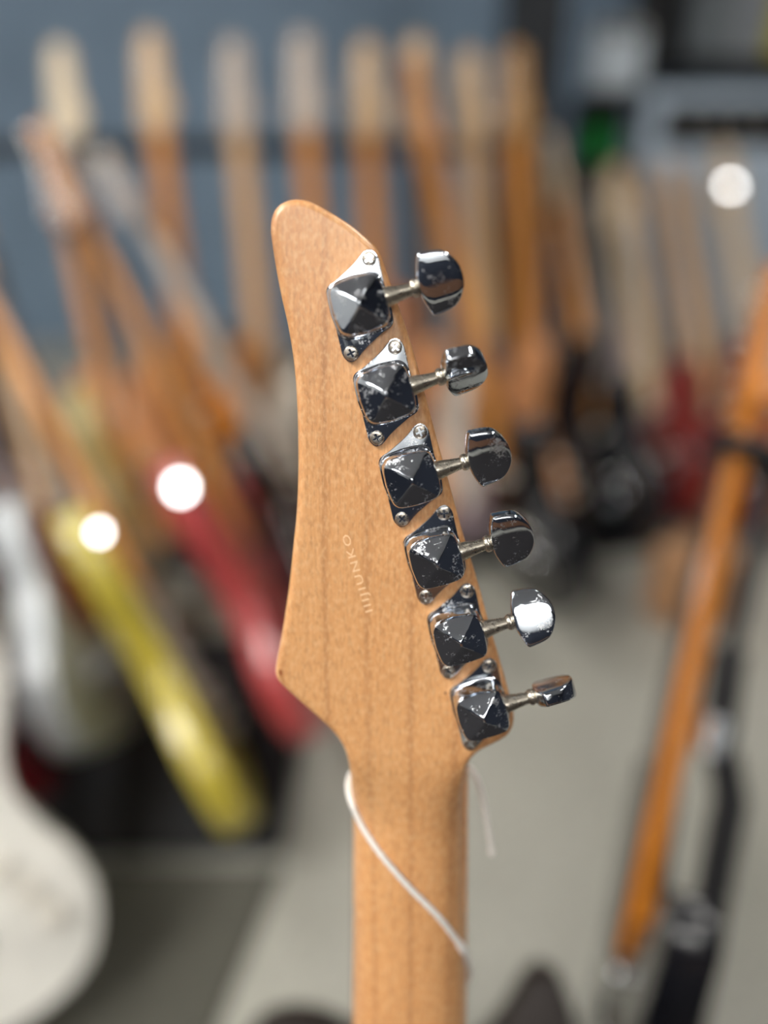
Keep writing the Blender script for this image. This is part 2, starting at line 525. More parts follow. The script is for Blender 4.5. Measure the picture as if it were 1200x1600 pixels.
def cover_mesh():
    base = sq_outline(7.3, 0.75, 1); top = sq_outline(6.85, 0.75, 1)
    def roof(x, y):
        u = abs(x); v = max(abs(y)-0.9, 0) if False else abs(y)*1.0-0.7
        s = smax(u*0.50, v*0.53, 0.16)
        return 12.6-smax(s, 0.10, 0.2)
    mb = MB(); rings = []
    S = lambda pts, k, z: [(x*k*MM, y*k*MM, z*MM) for x, y in pts]
    rings.append(S(base, 0.9, 0.9))
    rings.append(S(base, 1.075, 0.9)); rings.append(S(base, 1.08, 1.3)); rings.append(S(base, 1.06, 1.6))
    rings.append(S(base, 1.015, 1.75)); rings.append(S(base, 1.0, 2.1))
    def wallring(k, dz):
        return [(x*k*MM, y*k*MM, (roof(x, y)-dz)*MM) for x, y in top]
    rings.append(wallring(1.03, 1.3)); rings.append(wallring(1.015, 0.6)); rings.append(wallring(0.998, 0.25))
    rings.append([(x*0.975*MM, y*0.975*MM, (roof(x*0.975, y*0.975)-0.03)*MM) for x, y in top])
    for k in (0.94, 0.88, 0.8, 0.7, 0.6, 0.5, 0.4, 0.3, 0.2, 0.12, 0.05):
        rings.append([(x*k*MM, y*k*MM, roof(x*k, y*k)*MM) for x, y in top])
    mb.rings(rings)
    return mb.me('tuner_cover', 18)

def plate_mesh():
    # ears: upper right and lower left
    half = [(6.6, -8.2), (7.7, -7.3), (8.3, -5.5), (8.4, -1), (8.5, 4), (8.8, 9.0), (8.9, 11.4), (8.3, 13.2), (7.2, 14.2), (5.9, 14.2), (4.6, 13.6), (1.9, 11.8), (-1.6, 10.1), (-4.6, 8.8)]
    poly = half + [(-x, -y) for x, y in half]
    poly = catmull(poly, 4, True)
    mb = slab(poly, 0.0, 1.3, 0.3)
    mb.v = [(x*MM, y*MM, z*MM) for x, y, z in mb.v]
    return mb.me('tuner_plate', 35)

def screw_mesh():
    mb = MB(); rings = []
    prof = [(2.1, 0.0), (2.1, 0.3), (1.95, 0.5), (1.7, 0.58), (1.5, 0.62), (1.38, 0.63), (1.3, 0.64), (1.1, 0.65), (0.95, 0.66), (0.8, 0.66), (0.65, 0.66), (0.52, 0.66), (0.4, 0.66), (0.28, 0.66), (0.15, 0.66), (0.05, 0.66)]
    n = 72
    for rad, h in prof:
        ring = []
        for k in range(n):
            w = 2*math.pi*k/n + 0.4
            x, y = rad*math.cos(w), rad*math.sin(w)
            q = w
            xx, yy = rad*math.cos(q), rad*math.sin(q)
            z = h
            if rad < 1.36 and min(abs(xx), abs(yy)) < 0.33: z = h-0.6
            ring.append((x*MM, y*MM, z*MM))
        rings.append(ring)
    mb.rings(rings)
    return mb.me('mounting_screw', 30)

def shaft_mesh():
    mb = MB()
    mb.lathe([(r_*MM, a*MM) for r_, a in ((2.9, 6.4), (2.85, 8.2), (2.6, 9.4), (2.2, 11.5), (1.85, 14.2), (1.75, 15.0), (2.3, 15.3), (2.55, 15.9), (2.5, 16.6), (2.2, 17.0), (2.6, 17.3), (2.6, 18.0), (1.0, 18.2))], 28, axis=0)
    return mb.me('tuner_shaft', 35)

def button_mesh():
    half = [(0.0, 2.2), (0.6, 5.0), (1.6, 7.9), (2.2, 8.7), (3.2, 8.75), (6.5, 8.3), (9.0, 7.4), (11.0, 5.2), (12.2, 2.6), (12.5, 0.0)]
    poly = half + [(a, -h) for a, h in half[::-1][1:]]
    poly = ccw(catmull(poly, 3, True))
    cx = 6.0
    prof = [(0.0, 2.9), (0.3, 2.9), (0.6, 2.9), (0.8, 2.88), (0.9, 2.84), (0.955, 2.76), (0.985, 2.5), (1.0, 2.05)]
    def thick(t, h, k): return t-0.011*(h*h)*min(1, k*1.2)*(t/2.9)
    rings = []
    for k, t in prof[1:]:
        rings.append([((17.2+cx+(a-cx)*k)*MM, h*k*MM, thick(t, h*k, k)*MM) for a, h in poly])
    for k, t in prof[:0:-1]:
        rings.append([((17.2+cx+(a-cx)*k)*MM, h*k*MM, -thick(t, h*k, k)*MM) for a, h in poly])
    mb = MB(); mb.rings(rings)
    return mb.me('tuner_button', 28)

COVER, PLATE, SCREWM, SHAFT, BUTTON = cover_mesh(), plate_mesh(), screw_mesh(), shaft_mesh(), button_mesh()
BUTTON_ROT = [13, 50, 17, 15, -16, 78]
ORDER = ['topmost', 'second', 'third', 'fourth', 'fifth', 'lowest']
for i in range(6):
    c = T0 + STEP*i
    pl = link('tuning_machine', PLATE, CHROME, GUITAR)
    m = Matrix(((bdir.x, rdir.x, 0, (c.x-AX)*MM), (bdir.y, rdir.y, 0, (c.y-BUTT)*MM), (0, 0, 1, 0.0), (0, 0, 0, 1)))
    pl.matrix_local = m
    link('tuner_cover', COVER, CHROME, pl)
    for s in (1, -1):
        sc = link('mounting_screw', SCREWM, SCREW, pl); sc.location = (s*6.3*MM, s*11.75*MM, 1.2*MM); sc.rotation_euler = (0, 0, random.uniform(0, 1.5))
    sh = link('tuner_shaft', SHAFT, NICKEL, pl); sh.location = (0, 0, 5.3*MM)
    bt = link('tuner_button', BUTTON, BUTTON_CHROME, pl); bt.location = (0, 0, 5.3*MM); bt.rotation_euler = (R(BUTTON_ROT[i]), 0, 0)

# ---- stamped lettering, reads upwards
def stamp(txt, a_px, b_px, size):
    cu = bpy.data.curves.new('stamp', 'FONT'); cu.body = txt; cu.size = 1.0; cu.resolution_u = 2
    cu.extrude = 0.03; cu.space_character = 1.25
    tmp = bpy.data.objects.new('stamp', cu); C.objects.link(tmp)
    dg = bpy.context.evaluated_depsgraph_get()
    me = bpy.data.meshes.new_from_object(tmp.evaluated_get(dg))
    bpy.data.objects.remove(tmp)
    A = Vector(L2(*a_px, 0)); B = Vector(L2(*b_px, 0))
    w = max(v.co.x for v in me.vertices)
    k = (B-A).length/w
    d = (B-A).normalized(); up = Vector((-d.y, d.x))
    for v in me.vertices:
        x, y, z = v.co
        q = A + d*(x*k) + up*(y*size)
        v.co = ((q.x-AX)*MM, (q.y-BUTT)*MM, (0.03+z*2.5)*MM)
    me.materials.clear()
    return me
STAMPW = paint('stamp_highlight', srgb(250, 214, 168), 0.3, vary=0.05)  # paler colour paints the highlight that the pressed letters catch
st = link('stamped_lettering', stamp('IIIJIUNKO', (583, 956), (545, 834), 3.4), STAMPW, GUITAR)

# ---- body of the front guitar
STRAT = [(0, 0), (0.075, 0.002), (0.125, 0.026), (0.152, 0.08), (0.148, 0.135), (0.125, 0.185), (0.112, 0.23), (0.12, 0.28), (0.142, 0.33), (0.15, 0.375), (0.137, 0.405), (0.118, 0.398),
         (0.095, 0.36), (0.06, 0.335), (0.028, 0.333), (-0.028, 0.335), (-0.055, 0.345), (-0.088, 0.385), (-0.115, 0.44), (-0.135, 0.45), (-0.152, 0.415), (-0.15, 0.35), (-0.132, 0.29), (-0.122, 0.235),
         (-0.132, 0.185), (-0.155, 0.135), (-0.16, 0.08), (-0.135, 0.024), (-0.08, 0.001)]
TELE = [(0, 0), (0.08, 0.002), (0.132, 0.025), (0.158, 0.08), (0.15, 0.14), (0.122, 0.2), (0.112, 0.245), (0.125, 0.3), (0.138, 0.35), (0.128, 0.395), (0.105, 0.402), (0.08, 0.37),
        (0.05, 0.342), (0.028, 0.338), (-0.028, 0.352), (-0.07, 0.366), (-0.112, 0.36), (-0.135, 0.325), (-0.128, 0.27), (-0.118, 0.235), (-0.13, 0.19), (-0.156, 0.135), (-0.16, 0.08), (-0.135, 0.025), (-0.08, 0.002)]
LESP = [(0, 0), (0.08, 0.0), (0.138, 0.03), (0.166, 0.09), (0.158, 0.155), (0.125, 0.215), (0.112, 0.25), (0.122, 0.295), (0.132, 0.335), (0.12, 0.366), (0.095, 0.372), (0.072, 0.35), (0.05, 0.33),
        (0.03, 0.345), (-0.03, 0.39), (-0.075, 0.4), (-0.118, 0.37), (-0.132, 0.32), (-0.118, 0.265), (-0.114, 0.23), (-0.132, 0.19), (-0.162, 0.14), (-0.168, 0.085), (-0.14, 0.03), (-0.08, 0.0)]
SHAPES = {'double': STRAT, 'single': TELE, 'carved': LESP}
fbm = slab([(-x*1.02, z*1.05) for x, z in catmull(STRAT, 4)], -0.056, -0.013, 0.006)
link('body', fbm.me('front_body', 50), paint('black_lacquer', srgb(24, 22, 24), 0.2, coat=0.6), GUITAR)

# ---- white thread tied round the neck
def thread():
    def Q(px, py, w):
        x, y_ = L2(px, py, w); return Vector(((x-AX)*MM, (y_-BUTT)*MM, w*MM))
    def neck_w(px, py):
        yy = L2(px, py, -4)[1]; x_ = L2(px, py, -6)[0]
        a = np.interp(-yy, -Lc[:, 1], Lc[:, 0]); b_ = np.interp(-yy, -Rc[:, 1], Rc[:, 0])
        u = min(1, abs((x_-a)/(b_-a)*2-1)); t = tl(yy)
        return -2.5*t-13*t*(1-max(0, 1-u**2.2)**(1/2.2))
    pts = [Q(566, 1196, -21), Q(552, 1206, -19), Q(545, 1222, -14.5), Q(545.5, 1240, -11)]
    over = [(551, 1258), (560, 1279), (573, 1303), (592, 1331), (615, 1359), (640, 1387), (665, 1412), (688, 1436), (707, 1460), (720, 1478)]
    for i, (a, b) in enumerate(over): pts.append(Q(a, b, max(-11, neck_w(a, b))+1.1))
    pts += [Q(729, 1496, -13), Q(733, 1514, -19), Q(730, 1530, -24), Q(700, 1500, -25), Q(650, 1400, -25), Q(600, 1270, -24.5), Q(576, 1206, -23)]
    return pts
tp = thread()
mb = MB()
sm = catmull([tuple(p) for p in tp], 8, False)
rad = [1.1*MM*(1+0.10*math.sin(i*1.9)+(0.35 if 102 < i < 108 else 0)) for i in range(len(sm))]
mb.tube(sm, rad, 8)
THREAD = empty('tag_thread'); THREAD.matrix_world = GUITAR.matrix_world.copy()
tag(THREAD, 'white cotton thread looped diagonally round the maple neck', 'thread')
COTTON = paint('cotton', srgb(236, 232, 226), 0.9, vary=0.08, scale=900)
link('loop', mb.me('thread_loop', 60), COTTON, THREAD)
mb = MB()
def QQ(px, py, w):
    x, y_ = L2(px, py, w); return ((x-AX)*MM, (y_-BUTT)*MM, w*MM)
sm = catmull([QQ(712, 1194, -24.5), QQ(733, 1200, -22), QQ(744, 1214, -20), QQ(753, 1242, -19), QQ(760, 1278, -19), QQ(766, 1314, -20), QQ(769, 1338, -21)], 6, False)
mb.tube(sm, [1.0*MM]*(len(sm)-5)+[1.0*MM, 1.2*MM, 1.3*MM, 1.1*MM, 0.6*MM], 8)
link('loose_end', mb.me('thread_end', 60), COTTON, THREAD)

# ---------------------------------------------------------------- guitars of the shop
CACHE = {}
def cached(key, fn):
    if key not in CACHE: CACHE[key] = fn()
    return CACHE[key]
XZ = lambda x, y, z: (x, z, y)       # slab in the x-z plane, thickness along y (front is -y)

def g_body(shape): return slab(catmull(SHAPES[shape], 4), -0.022, 0.022, 0.006, XZ).me('body_'+shape, 50)
def g_guard(shape):
    p = {'double': [(0.03, 0.33), (0.075, 0.335), (0.112, 0.375), (0.125, 0.36), (0.112, 0.31), (0.095, 0.24), (0.105, 0.17), (0.118, 0.10), (0.095, 0.065), (0.06, 0.1), (0.03, 0.14), (-0.03, 0.15), (-0.06, 0.2), (-0.085, 0.27), (-0.085, 0.33), (-0.06, 0.345), (-0.03, 0.33)],
         'single': [(0.03, 0.335), (0.07, 0.35), (0.1, 0.36), (0.108, 0.32), (0.095, 0.26), (0.09, 0.2), (0.05, 0.17), (0.0, 0.17), (-0.05, 0.2), (-0.09, 0.25), (-0.1, 0.31), (-0.07, 0.345), (-0.03, 0.345)],
         'carved': [(0.034, 0.32), (0.06, 0.325), (0.07, 0.25), (0.075, 0.17), (0.05, 0.16), (0.036, 0.19), (0.035, 0.26)]}[shape]
    return slab(catmull(p, 3), -0.0245, -0.022, 0.0006, XZ).me('pickguard_'+shape, 40)
def g_pickup():
    p = [(-0.034+0.008*math.cos(a), 0.008*math.sin(a)) for a in np.linspace(math.pi/2, 1.5*math.pi, 7)]+[(0.034+0.008*math.cos(a), 0.008*math.sin(a)) for a in np.linspace(-math.pi/2, math.pi/2, 7)]
    return slab(p, -0.031, -0.022, 0.002, XZ).me('pickup', 40)
def g_bridge():
    mb = MB(); mb.box((0, -0.026, 0), (0.08, 0.008, 0.038), 0.002)
    for k in range(6): mb.box((-0.0265+k*0.0106, -0.033, 0.004), (0.009, 0.007, 0.022), 0.001)
    return mb.me('bridge', 40)
def g_knob():
    mb = MB(); mb.lathe([(0.0105, -0.024), (0.0115, -0.027), (0.0105, -0.036), (0.0085, -0.038)], 16, axis=1)
    return mb.me('knob', 40)
def g_neck():
    rings = []
    for z, hw, dp in ((0.30, 0.0275, 0.0), (0.345, 0.0275, -0.001), (0.36, 0.027, -0.006), (0.5, 0.0255, -0.007), (0.7, 0.0225, -0.008), (0.795, 0.021, -0.0085), (0.805, 0.021, -0.009)):
        ring = [(-hw, -0.029), (hw, -0.029)]
        for k in range(0, 9):
            a = math.pi*k/8
            ring.append((hw*math.cos(a), -0.024+(0.024+dp+0.003)*math.sin(a)**0.8 if dp < 0 else -0.024+0.024*math.sin(a)))
        rings.append([(x, y, z) for x, y in ring])
    mb = MB(); mb.rings(rings); return mb.me('neck', 40)
def g_board():
    mb = MB(); mb.add([(s*(0.0275 if z < 0.5 else 0.021), y, z) for y in (-0.034, -0.029) for z in (0.29, 0.80) for s in (-1, 1)],
                      [(0, 1, 3, 2), (4, 6, 7, 5), (0, 4, 5, 1), (2, 3, 7, 6), (0, 2, 6, 4), (1, 5, 7, 3)])
    return mb.me('fretboard')
HEADS = {'inline': [(0.021, 0.80), (0.023, 0.815), (0.036, 0.83), (0.04, 0.845), (0.03, 0.87), (0.026, 0.91), (0.028, 0.94), (0.022, 0.965), (0.0, 0.98), (-0.02, 0.975), (-0.03, 0.955), (-0.04, 0.90), (-0.05, 0.83), (-0.044, 0.815), (-0.026, 0.812), (-0.021, 0.80)],
         'paired': [(0.021, 0.80), (0.03, 0.82), (0.038, 0.86), (0.042, 0.93), (0.04, 0.965), (0.02, 0.972), (0.0, 0.965), (-0.02, 0.972), (-0.04, 0.965), (-0.042, 0.93), (-0.038, 0.86), (-0.03, 0.82), (-0.021, 0.80)]}
def g_head(h): return slab(catmull(HEADS[h], 3), -0.026, -0.012, 0.002, XZ).me('headstock_'+h, 40)
def g_peg():
    mb = MB(); mb.tube([(0, 0, 0), (0.012, 0, 0)], 0.0025, 8)
    mb.v += []
    s = slab(catmull([(0.012, -0.005), (0.02, -0.008), (0.026, 0), (0.02, 0.008), (0.012, 0.005)], 3), -0.003, 0.003, 0.001, XZ)
    mb.add(s.v, s.f); return mb.me('tuning_peg', 40)
def g_post():
    mb = MB(); mb.lathe([(0.005, -0.026), (0.005, -0.028), (0.003, -0.029), (0.003, -0.037)], 10, axis=1); return mb.me('string_post', 40)

GROUP_OF = {}
def guitar(a, b, yaw, shape, body, label, neck='amber', board='rosewood', head='inline', guard=None, group=None, pickup='white', roll=0.0, headcol=None, mirror=False):
    """a, b: (px, py, depth, fraction of the guitar's length) on the guitar's axis; yaw: turn away from facing the camera"""
    A, B = P(*a[:3]), P(*b[:3])
    ax = (A-B); L = ax.length/(a[3]-b[3]); ax.normalize()
    base = B - ax*(b[3]*L)
    k = L
    mid = base + ax*(0.3*L)
    back = (mid-CAM).normalized()
    yv = (back - ax*back.dot(ax)).normalized()
    xv = yv.cross(ax).normalized()
    yw = R(yaw)
    y2 = yv*math.cos(yw) + xv*math.sin(yw); x2 = y2.cross(ax)
    t = empty('electric_guitar')
    k = min(1.06, max(0.93, L))
    t.matrix_world = Matrix.Translation(base) @ Matrix((x2, y2, ax)).transposed().to_4x4() @ Matrix.Diagonal((k, k, L/0.98, 1))
    tag(t, label, 'guitar', group)
    link('body', cached('b'+shape, lambda: g_body(shape)), body, t)
    if guard is not None: link('pickguard', cached('g'+shape, lambda: g_guard(shape)), guard, t)
    pm = {'white': IVORY, 'black': BLACK, 'chrome': MIRROR}[pickup]
    zs = (0.165, 0.225, 0.285) if shape == 'double' else (0.16, 0.27)
    for z in zs:
        q = link('pickup', cached('pu', g_pickup), pm, t); q.location = (0, 0, z)
    q = link('bridge', cached('br', g_bridge), MIRROR, t); q.location = (0, 0, 0.11)
    for x_, z in ((0.075, 0.16), (0.092, 0.125), (0.105, 0.09))[:3 if shape == 'double' else 2]:
        q = link('knob', cached('kn', g_knob), IVORY if shape == 'double' else MIRROR, t); q.location = (x_, 0, z)
    nm = NECKS[neck]
    link('neck', cached('ne', g_neck), nm, t)
    link('fretboard', cached('fb', g_board), ROSEWOOD if board == 'rosewood' else nm, t)
    link('headstock', cached('h'+head, lambda: g_head(head)), headcol or nm, t)
    for i in range(6):
        if head == 'inline':
            z = 0.838+i*0.0225; p_ = (-0.046+i*0.0033, -0.008, z); rz = math.pi; q_ = (-0.028+i*0.004, 0, z)
        else:
            s = 1 if i % 2 else -1; z = 0.845+(i//2)*0.042; p_ = (s*(0.033+0.0024*(i//2)), -0.008, z); rz = 0 if s > 0 else math.pi; q_ = (s*0.022, 0, z)
        o = link('tuning_peg', cached('pg', g_peg), MIRROR, t); o.location = p_; o.rotation_euler = (0, 0, rz)
        o = link('string_post', cached('po', g_post), MIRROR, t); o.location = q_
    return t

IVORY = paint('ivory_plastic', srgb(214, 208, 196), 0.4)
NECKS = dict(amber=wood_bg('amber_maple', srgb(196, 132, 62)), tan=wood_bg('tan_maple', srgb(205, 166, 122)), pale=wood_bg('pale_maple', srgb(222, 196, 160)), cool=wood_bg('grey_maple', srgb(186, 172, 158)), brown=wood_bg('brown_mahogany', srgb(120, 76, 48)), deep=wood_bg('deep_amber', srgb(206, 126, 34)))
GL = dict(coat=0.5)
YEL = paint('yellow_lacquer', srgb(182, 166, 62), 0.3, **GL)
REDP = paint('coral_red_lacquer', srgb(178, 68, 70), 0.3, **GL)
DRED = paint('dark_red_lacquer', srgb(140, 6, 28), 0.25, **GL)
WHT = paint('white_lacquer', srgb(232, 230, 222), 0.3, **GL)
GRY = paint('silver_grey_lacquer', srgb(176, 184, 188), 0.3, **GL)
AMB = wood_bg('amber_burst', srgb(190, 116, 30), 0.3)
SAL = wood_bg('natural_salmon', srgb(222, 156, 106), 0.35)
ORG = paint('orange_lacquer', srgb(222, 120, 50), 0.3, **GL)
BLK = paint('gloss_black', srgb(18, 19, 24), 0.2, **GL)
BRN = wood_bg('walnut_body', srgb(110, 66, 34))
SEA = paint('sage_green_lacquer', srgb(92, 110, 98), 0.3, **GL)
MAUVE = paint('mauve_lacquer', srgb(150, 132, 140), 0.3, **GL)
TORT = paint('tortoise_red', srgb(150, 40, 40), 0.3, vary=0.4, scale=60)

# back row: heads stand up before the slate wall
row = [((105, 72), (232, 880), 62, 'single', SAL, 'cool', 'pale', None, 'natural pale-topped guitar at the wall end of the back rack'),
       ((245, 52), (350, 885), 60, 'double', AMB, 'amber', 'tan', None, 'amber guitar with tan headstock in the back rack'),
       ((375, 64), (455, 890), 60, 'double', BLK, 'tan', 'cool', IVORY, 'black guitar with white pickguard and greyish headstock in the back rack'),
       ((483, 52), (545, 890), 58, 'carved', BRN, 'amber', 'cool', None, 'walnut brown carved-top guitar in the back rack'),
       ((583, 66), (625, 890), 60, 'double', SAL, 'amber', 'tan', None, 'salmon natural guitar with amber neck in the back rack'),
       ((662, 60), (700, 890), 60, 'double', MAUVE, 'cool', 'tan', IVORY, 'mauve guitar with white pickguard in the back rack'),
       ((742, 80), (800, 890), 60, 'single', SAL, 'tan', 'tan', None, 'natural single-cut guitar with tan neck in the back rack'),
       ((815, 72), (862, 890), 58, 'double', BLK, 'amber', 'amber', None, 'black guitar with amber neck nearest the pillar in the back rack')]
ROW = []
HC = dict(pale=wood_bg('cream_head', srgb(226, 208, 178)), tan=wood_bg('sand_head', srgb(212, 180, 140)), cool=NECKS['cool'], amber=wood_bg('dull_amber', srgb(176, 136, 88)))
# ---------------------------------------------------------------- guitars standing on the floor
def rayd(px, py): return FWD + RIGHT*((px-600)/FPX) - UP*((py-800)/FPX)
def zfloor(px, py, h=0.05): return (h-CAM.z)/rayd(px, py).z
def zalong(B, px, py, dist, far=True):
    """depth at which pixel (px, py) lies dist metres from B"""
    d = rayd(px, py); q = CAM-B
    a = d.dot(d); b = 2*d.dot(q); c = q.dot(q)-dist*dist
    disc = b*b-4*a*c
    if disc < 0: return -b/(2*a)
    return (-b+(1 if far else -1)*math.sqrt(disc))/(2*a)
def stander(b, a, frac, yaw, shape, body, label, h=0.085, L=0.98, phi=0.0, **kw):
    """a guitar whose foot is seen at b, h above the floor, and whose axis passes pixel a.
    frac None: the axis stands square to the view ray (turned by phi) and L is kept; else a lies at frac of the length"""
    zb = zfloor(b[0], b[1], h); B = P(b[0], b[1], zb)
    if frac is None:
        d = rayd(*a); t = (B-CAM).dot(d)/d.dot(d)
        dp = (CAM+d*t-B).length
        za = t + dp*math.tan(R(phi))/d.length
        frac = (P(a[0], a[1], za)-B).length/L
    else:
        za = zalong(B, a[0], a[1], frac*L)
    return guitar((a[0], a[1], za, frac), (b[0], b[1], zb, 0.0), yaw, shape, body, label, **kw)

for i, (h, b, yw, shp, bm_, nk, hc, gd, lab) in enumerate(row):
    ROW.append(stander((b[0]-6, 846-2*i), h, 1.0, yw-14, shp, bm_, lab, h=0.075, L=1.03, neck=nk, board='maple' if nk in ('amber', 'tan') else 'rosewood', guard=gd, group='guitars in the back rack', headcol=HC[hc]))
# left rack, bodies seen edge-on
YEL2 = paint('pale_yellow', srgb(206, 188, 112), 0.3, **GL)
stander((382, 1262), (202, 930), None, -83, 'double', YEL, 'bright yellow guitar standing on the low black platform', guard=IVORY, neck='amber')
stander((236, 990), (70, 268), 1.0, -76, 'double', YEL2, 'pale butter yellow guitar behind the bright yellow one', neck='amber', board='maple', L=0.95)
stander((160, 1165), (68, 830), None, -70,  'single', paint('bright_silver', srgb(200, 208, 212), 0.3, **GL), 'silver grey guitar with red pickguard left of the yellow one', guard=TORT, neck='tan', phi=12, h=0.115)
stander((40, 1258), (-70, 960), None, -72, 'double', DRED, 'dark red guitar between the silver grey and white guitars', neck='brown', phi=12, h=0.125)
stander((505, 1120), (345, 800), None, -74, 'double', REDP, 'coral red guitar behind the pointed edge of the headstock', neck='amber', pickup='black')
stander((40, 940), (-50, 560), 0.6, -60, 'double', BLK, 'black guitar with white pickups beside the pale yellow one', neck='brown', guard=paint('lavender_plastic', srgb(170, 166, 182), 0.4))
stander((550, 958), (150, 245), 1.0, -74, 'carved', BLK, 'black carved-top guitar with leaning grey neck', neck='cool', board='maple')
guitar((-275, 1010, 0.80, 0.45), (-82, 1490, 0.815, 0.10), 10, 'double', WHT, 'glossy white guitar standing alone before the low black platform', neck='amber')

# right group
stander((975, 866), (866, 208), 1.0, 60, 'carved', BLK, 'black guitar with cream headstock beside the pillar', neck='amber', board='maple', headcol=NECKS['pale'])
stander((848, 940), (735, 440), None, 66, 'carved', BLK, 'gloss black guitar with leaning amber neck under the back rack', neck='amber', board='maple')
stander((1052, 818), (968, 262), 1.0, 40, 'carved', paint('maroon_lacquer', srgb(120, 40, 36), 0.35, **GL), 'deep red carved-top guitar with pale neck near the amplifier', neck='pale', board='maple')
stander((1158, 834), (1058, 255), 1.0, 62, 'double', paint('wine_lacquer', srgb(104, 18, 30), 0.35, **GL), 'dark red guitar with tan neck beside the deep red one', neck='tan', board='maple')
stander((1170, 728), (1088, 262), 1.0, 60, 'double', SEA, 'sage green guitar before the pale amplifier', neck='cool', board='maple', headcol=NECKS['cool'])
ORANGE = stander((1245, 815), (1137, 228), 1.0, 45, 'double', ORG, 'orange guitar with pale neck and headstock', neck='pale', board='maple')
stander((978, 728), (914, 282), 1.0, 64, 'double', MAUVE, 'mauve guitar with cool grey neck right of the pillar', neck='cool', board='maple')
stander((1085, 728), (1012, 262), 1.0, 60, 'double', GRY, 'silver grey guitar with tan neck before the amplifier', neck='tan', board='maple')

# close to the camera
HELD = guitar((1180, 720, 0.69, 0.80), (1030, 1400, 0.68, 0.36), 78, 'double', BLK, 'black guitar with amber maple neck held in a floor stand', neck='deep', board='rosewood', pickup='chrome')
guitar((612, 640, 0.67, 0.88), (622, 1530, 0.57, 0.40), 6, 'single', paint('dark_burst', srgb(27, 19, 15), 0.6), 'dark brown single-cut guitar standing behind the maple neck', neck='brown')

# ---------------------------------------------------------------- pillar, amplifiers, shelf
def X_at(px, Y, h):
    """world x of pixel column px on the upright plane y = Y at height h"""
    z = Y*math.cos(PITCH) + (CAM.z-h)*math.sin(PITCH)
    return (px-600)/FPX*z
struct('wall_pillar', boxmesh('wall_pillar', (0.43, 2.6, H/2-0.002), (0.165, 0.2, H-0.004), 0.006), paint('pillar_black', srgb(26, 31, 37), 0.7))

def amp(label, c, w, h, d, cov, grille, knobs=6):
    t = empty('guitar_amplifier', c); tag(t, label, 'amplifier')
    link('cabinet', boxmesh('cabinet', (0, 0, h/2), (w, d, h), 0.012), cov, t)
    link('speaker_grille', boxmesh('grille', (0, -d/2-0.004, h*0.42), (w*0.9, 0.008, h*0.72), 0.003), grille, t)
    link('control_panel', boxmesh('panel', (0, -d/2-0.004, h*0.9), (w*0.9, 0.008, h*0.12), 0.002), BLACK, t)
    for k in range(knobs):
        q = link('knob', cached('ak', lambda: (lambda mb: (mb.lathe([(0.009, 0), (0.010, -0.004), (0.008, -0.014)], 14, axis=1), mb.me('amp_knob', 40))[1])(MB())), IVORY, t)
        q.location = (-w*0.35+k*w*0.7/(knobs-1), -d/2-0.008, h*0.9)
    hd = MB(); hd.tube(catmull([(-0.1, 0, h), (-0.08, 0, h+0.025), (0.08, 0, h+0.025), (0.1, 0, h)], 4, False), 0.008, 8)
    link('handle', hd.me('amp_handle', 50), BLACK, t)
    return t
PGREY = paint('pale_blue_vinyl', srgb(176, 190, 204), 0.6)
GCLOTH = paint('pale_grille_cloth', srgb(168, 182, 196), 0.9, vary=0.2, scale=200)
amp('large pale blue-grey guitar amplifier standing under the black shelf', (1.21, 2.78, 0.0), 0.80, 0.98, 0.3, PGREY, GCLOTH, 8)
# shelf with boxes
SH = tag(empty('wall_shelf', (1.37, 3.285, 1.06)), 'black wall shelf holding boxes over the pale amplifier', 'shelf')
link('board', boxmesh('shelf_board', (0, 0, 0.0), (0.9, 0.22, 0.05), 0.004), BLACK, SH)
link('back_board', boxmesh('shelf_back', (0, 0.098, 0.25), (0.9, 0.02, 0.45), 0.003), BLACK, SH)
for sx in (-0.35, 0.35):
    br = MB(); br.add([(sx-0.012, 0.11, -0.025), (sx+0.012, 0.11, -0.025), (sx-0.012, -0.09, -0.025), (sx+0.012, -0.09, -0.025), (sx-0.012, 0.11, -0.16), (sx+0.012, 0.11, -0.16)],
                      [(0, 1, 3, 2), (0, 4, 5, 1), (2, 3, 5, 4), (0, 2, 4), (1, 5, 3)])
    link('bracket', br.me('bracket'), BLACK, SH)
def carton(label, x, w, h, d, m, lidm):
    t = empty('carton', (x, 3.26, 1.0855)); tag(t, label, 'box', 'boxes on the black shelf')
    link('box', boxmesh('carton_body', (0, 0, h*0.4), (w, d, h*0.8), 0.003), m, t)
    link('lid', boxmesh('carton_lid', (0, 0, h*0.8+h*0.1-0.004), (w+0.006, d+0.006, h*0.2), 0.003), lidm, t)
carton('grey cardboard box on the black shelf', 1.16, 0.12, 0.28, 0.12, paint('grey_card', srgb(120, 126, 130), 0.8), paint('dark_grey_card', srgb(92, 98, 104), 0.8))
carton('silver box between the grey and yellow boxes', 1.30, 0.13, 0.30, 0.12, paint('silver_card', srgb(146, 150, 154), 0.6), paint('silver_card_lid', srgb(130, 134, 140), 0.6))
carton('yellow box on the black shelf', 1.45, 0.14, 0.32, 0.12, paint('yellow_card', srgb(196, 182, 36), 0.7), paint('yellow_card_lid', srgb(180, 166, 30), 0.7))
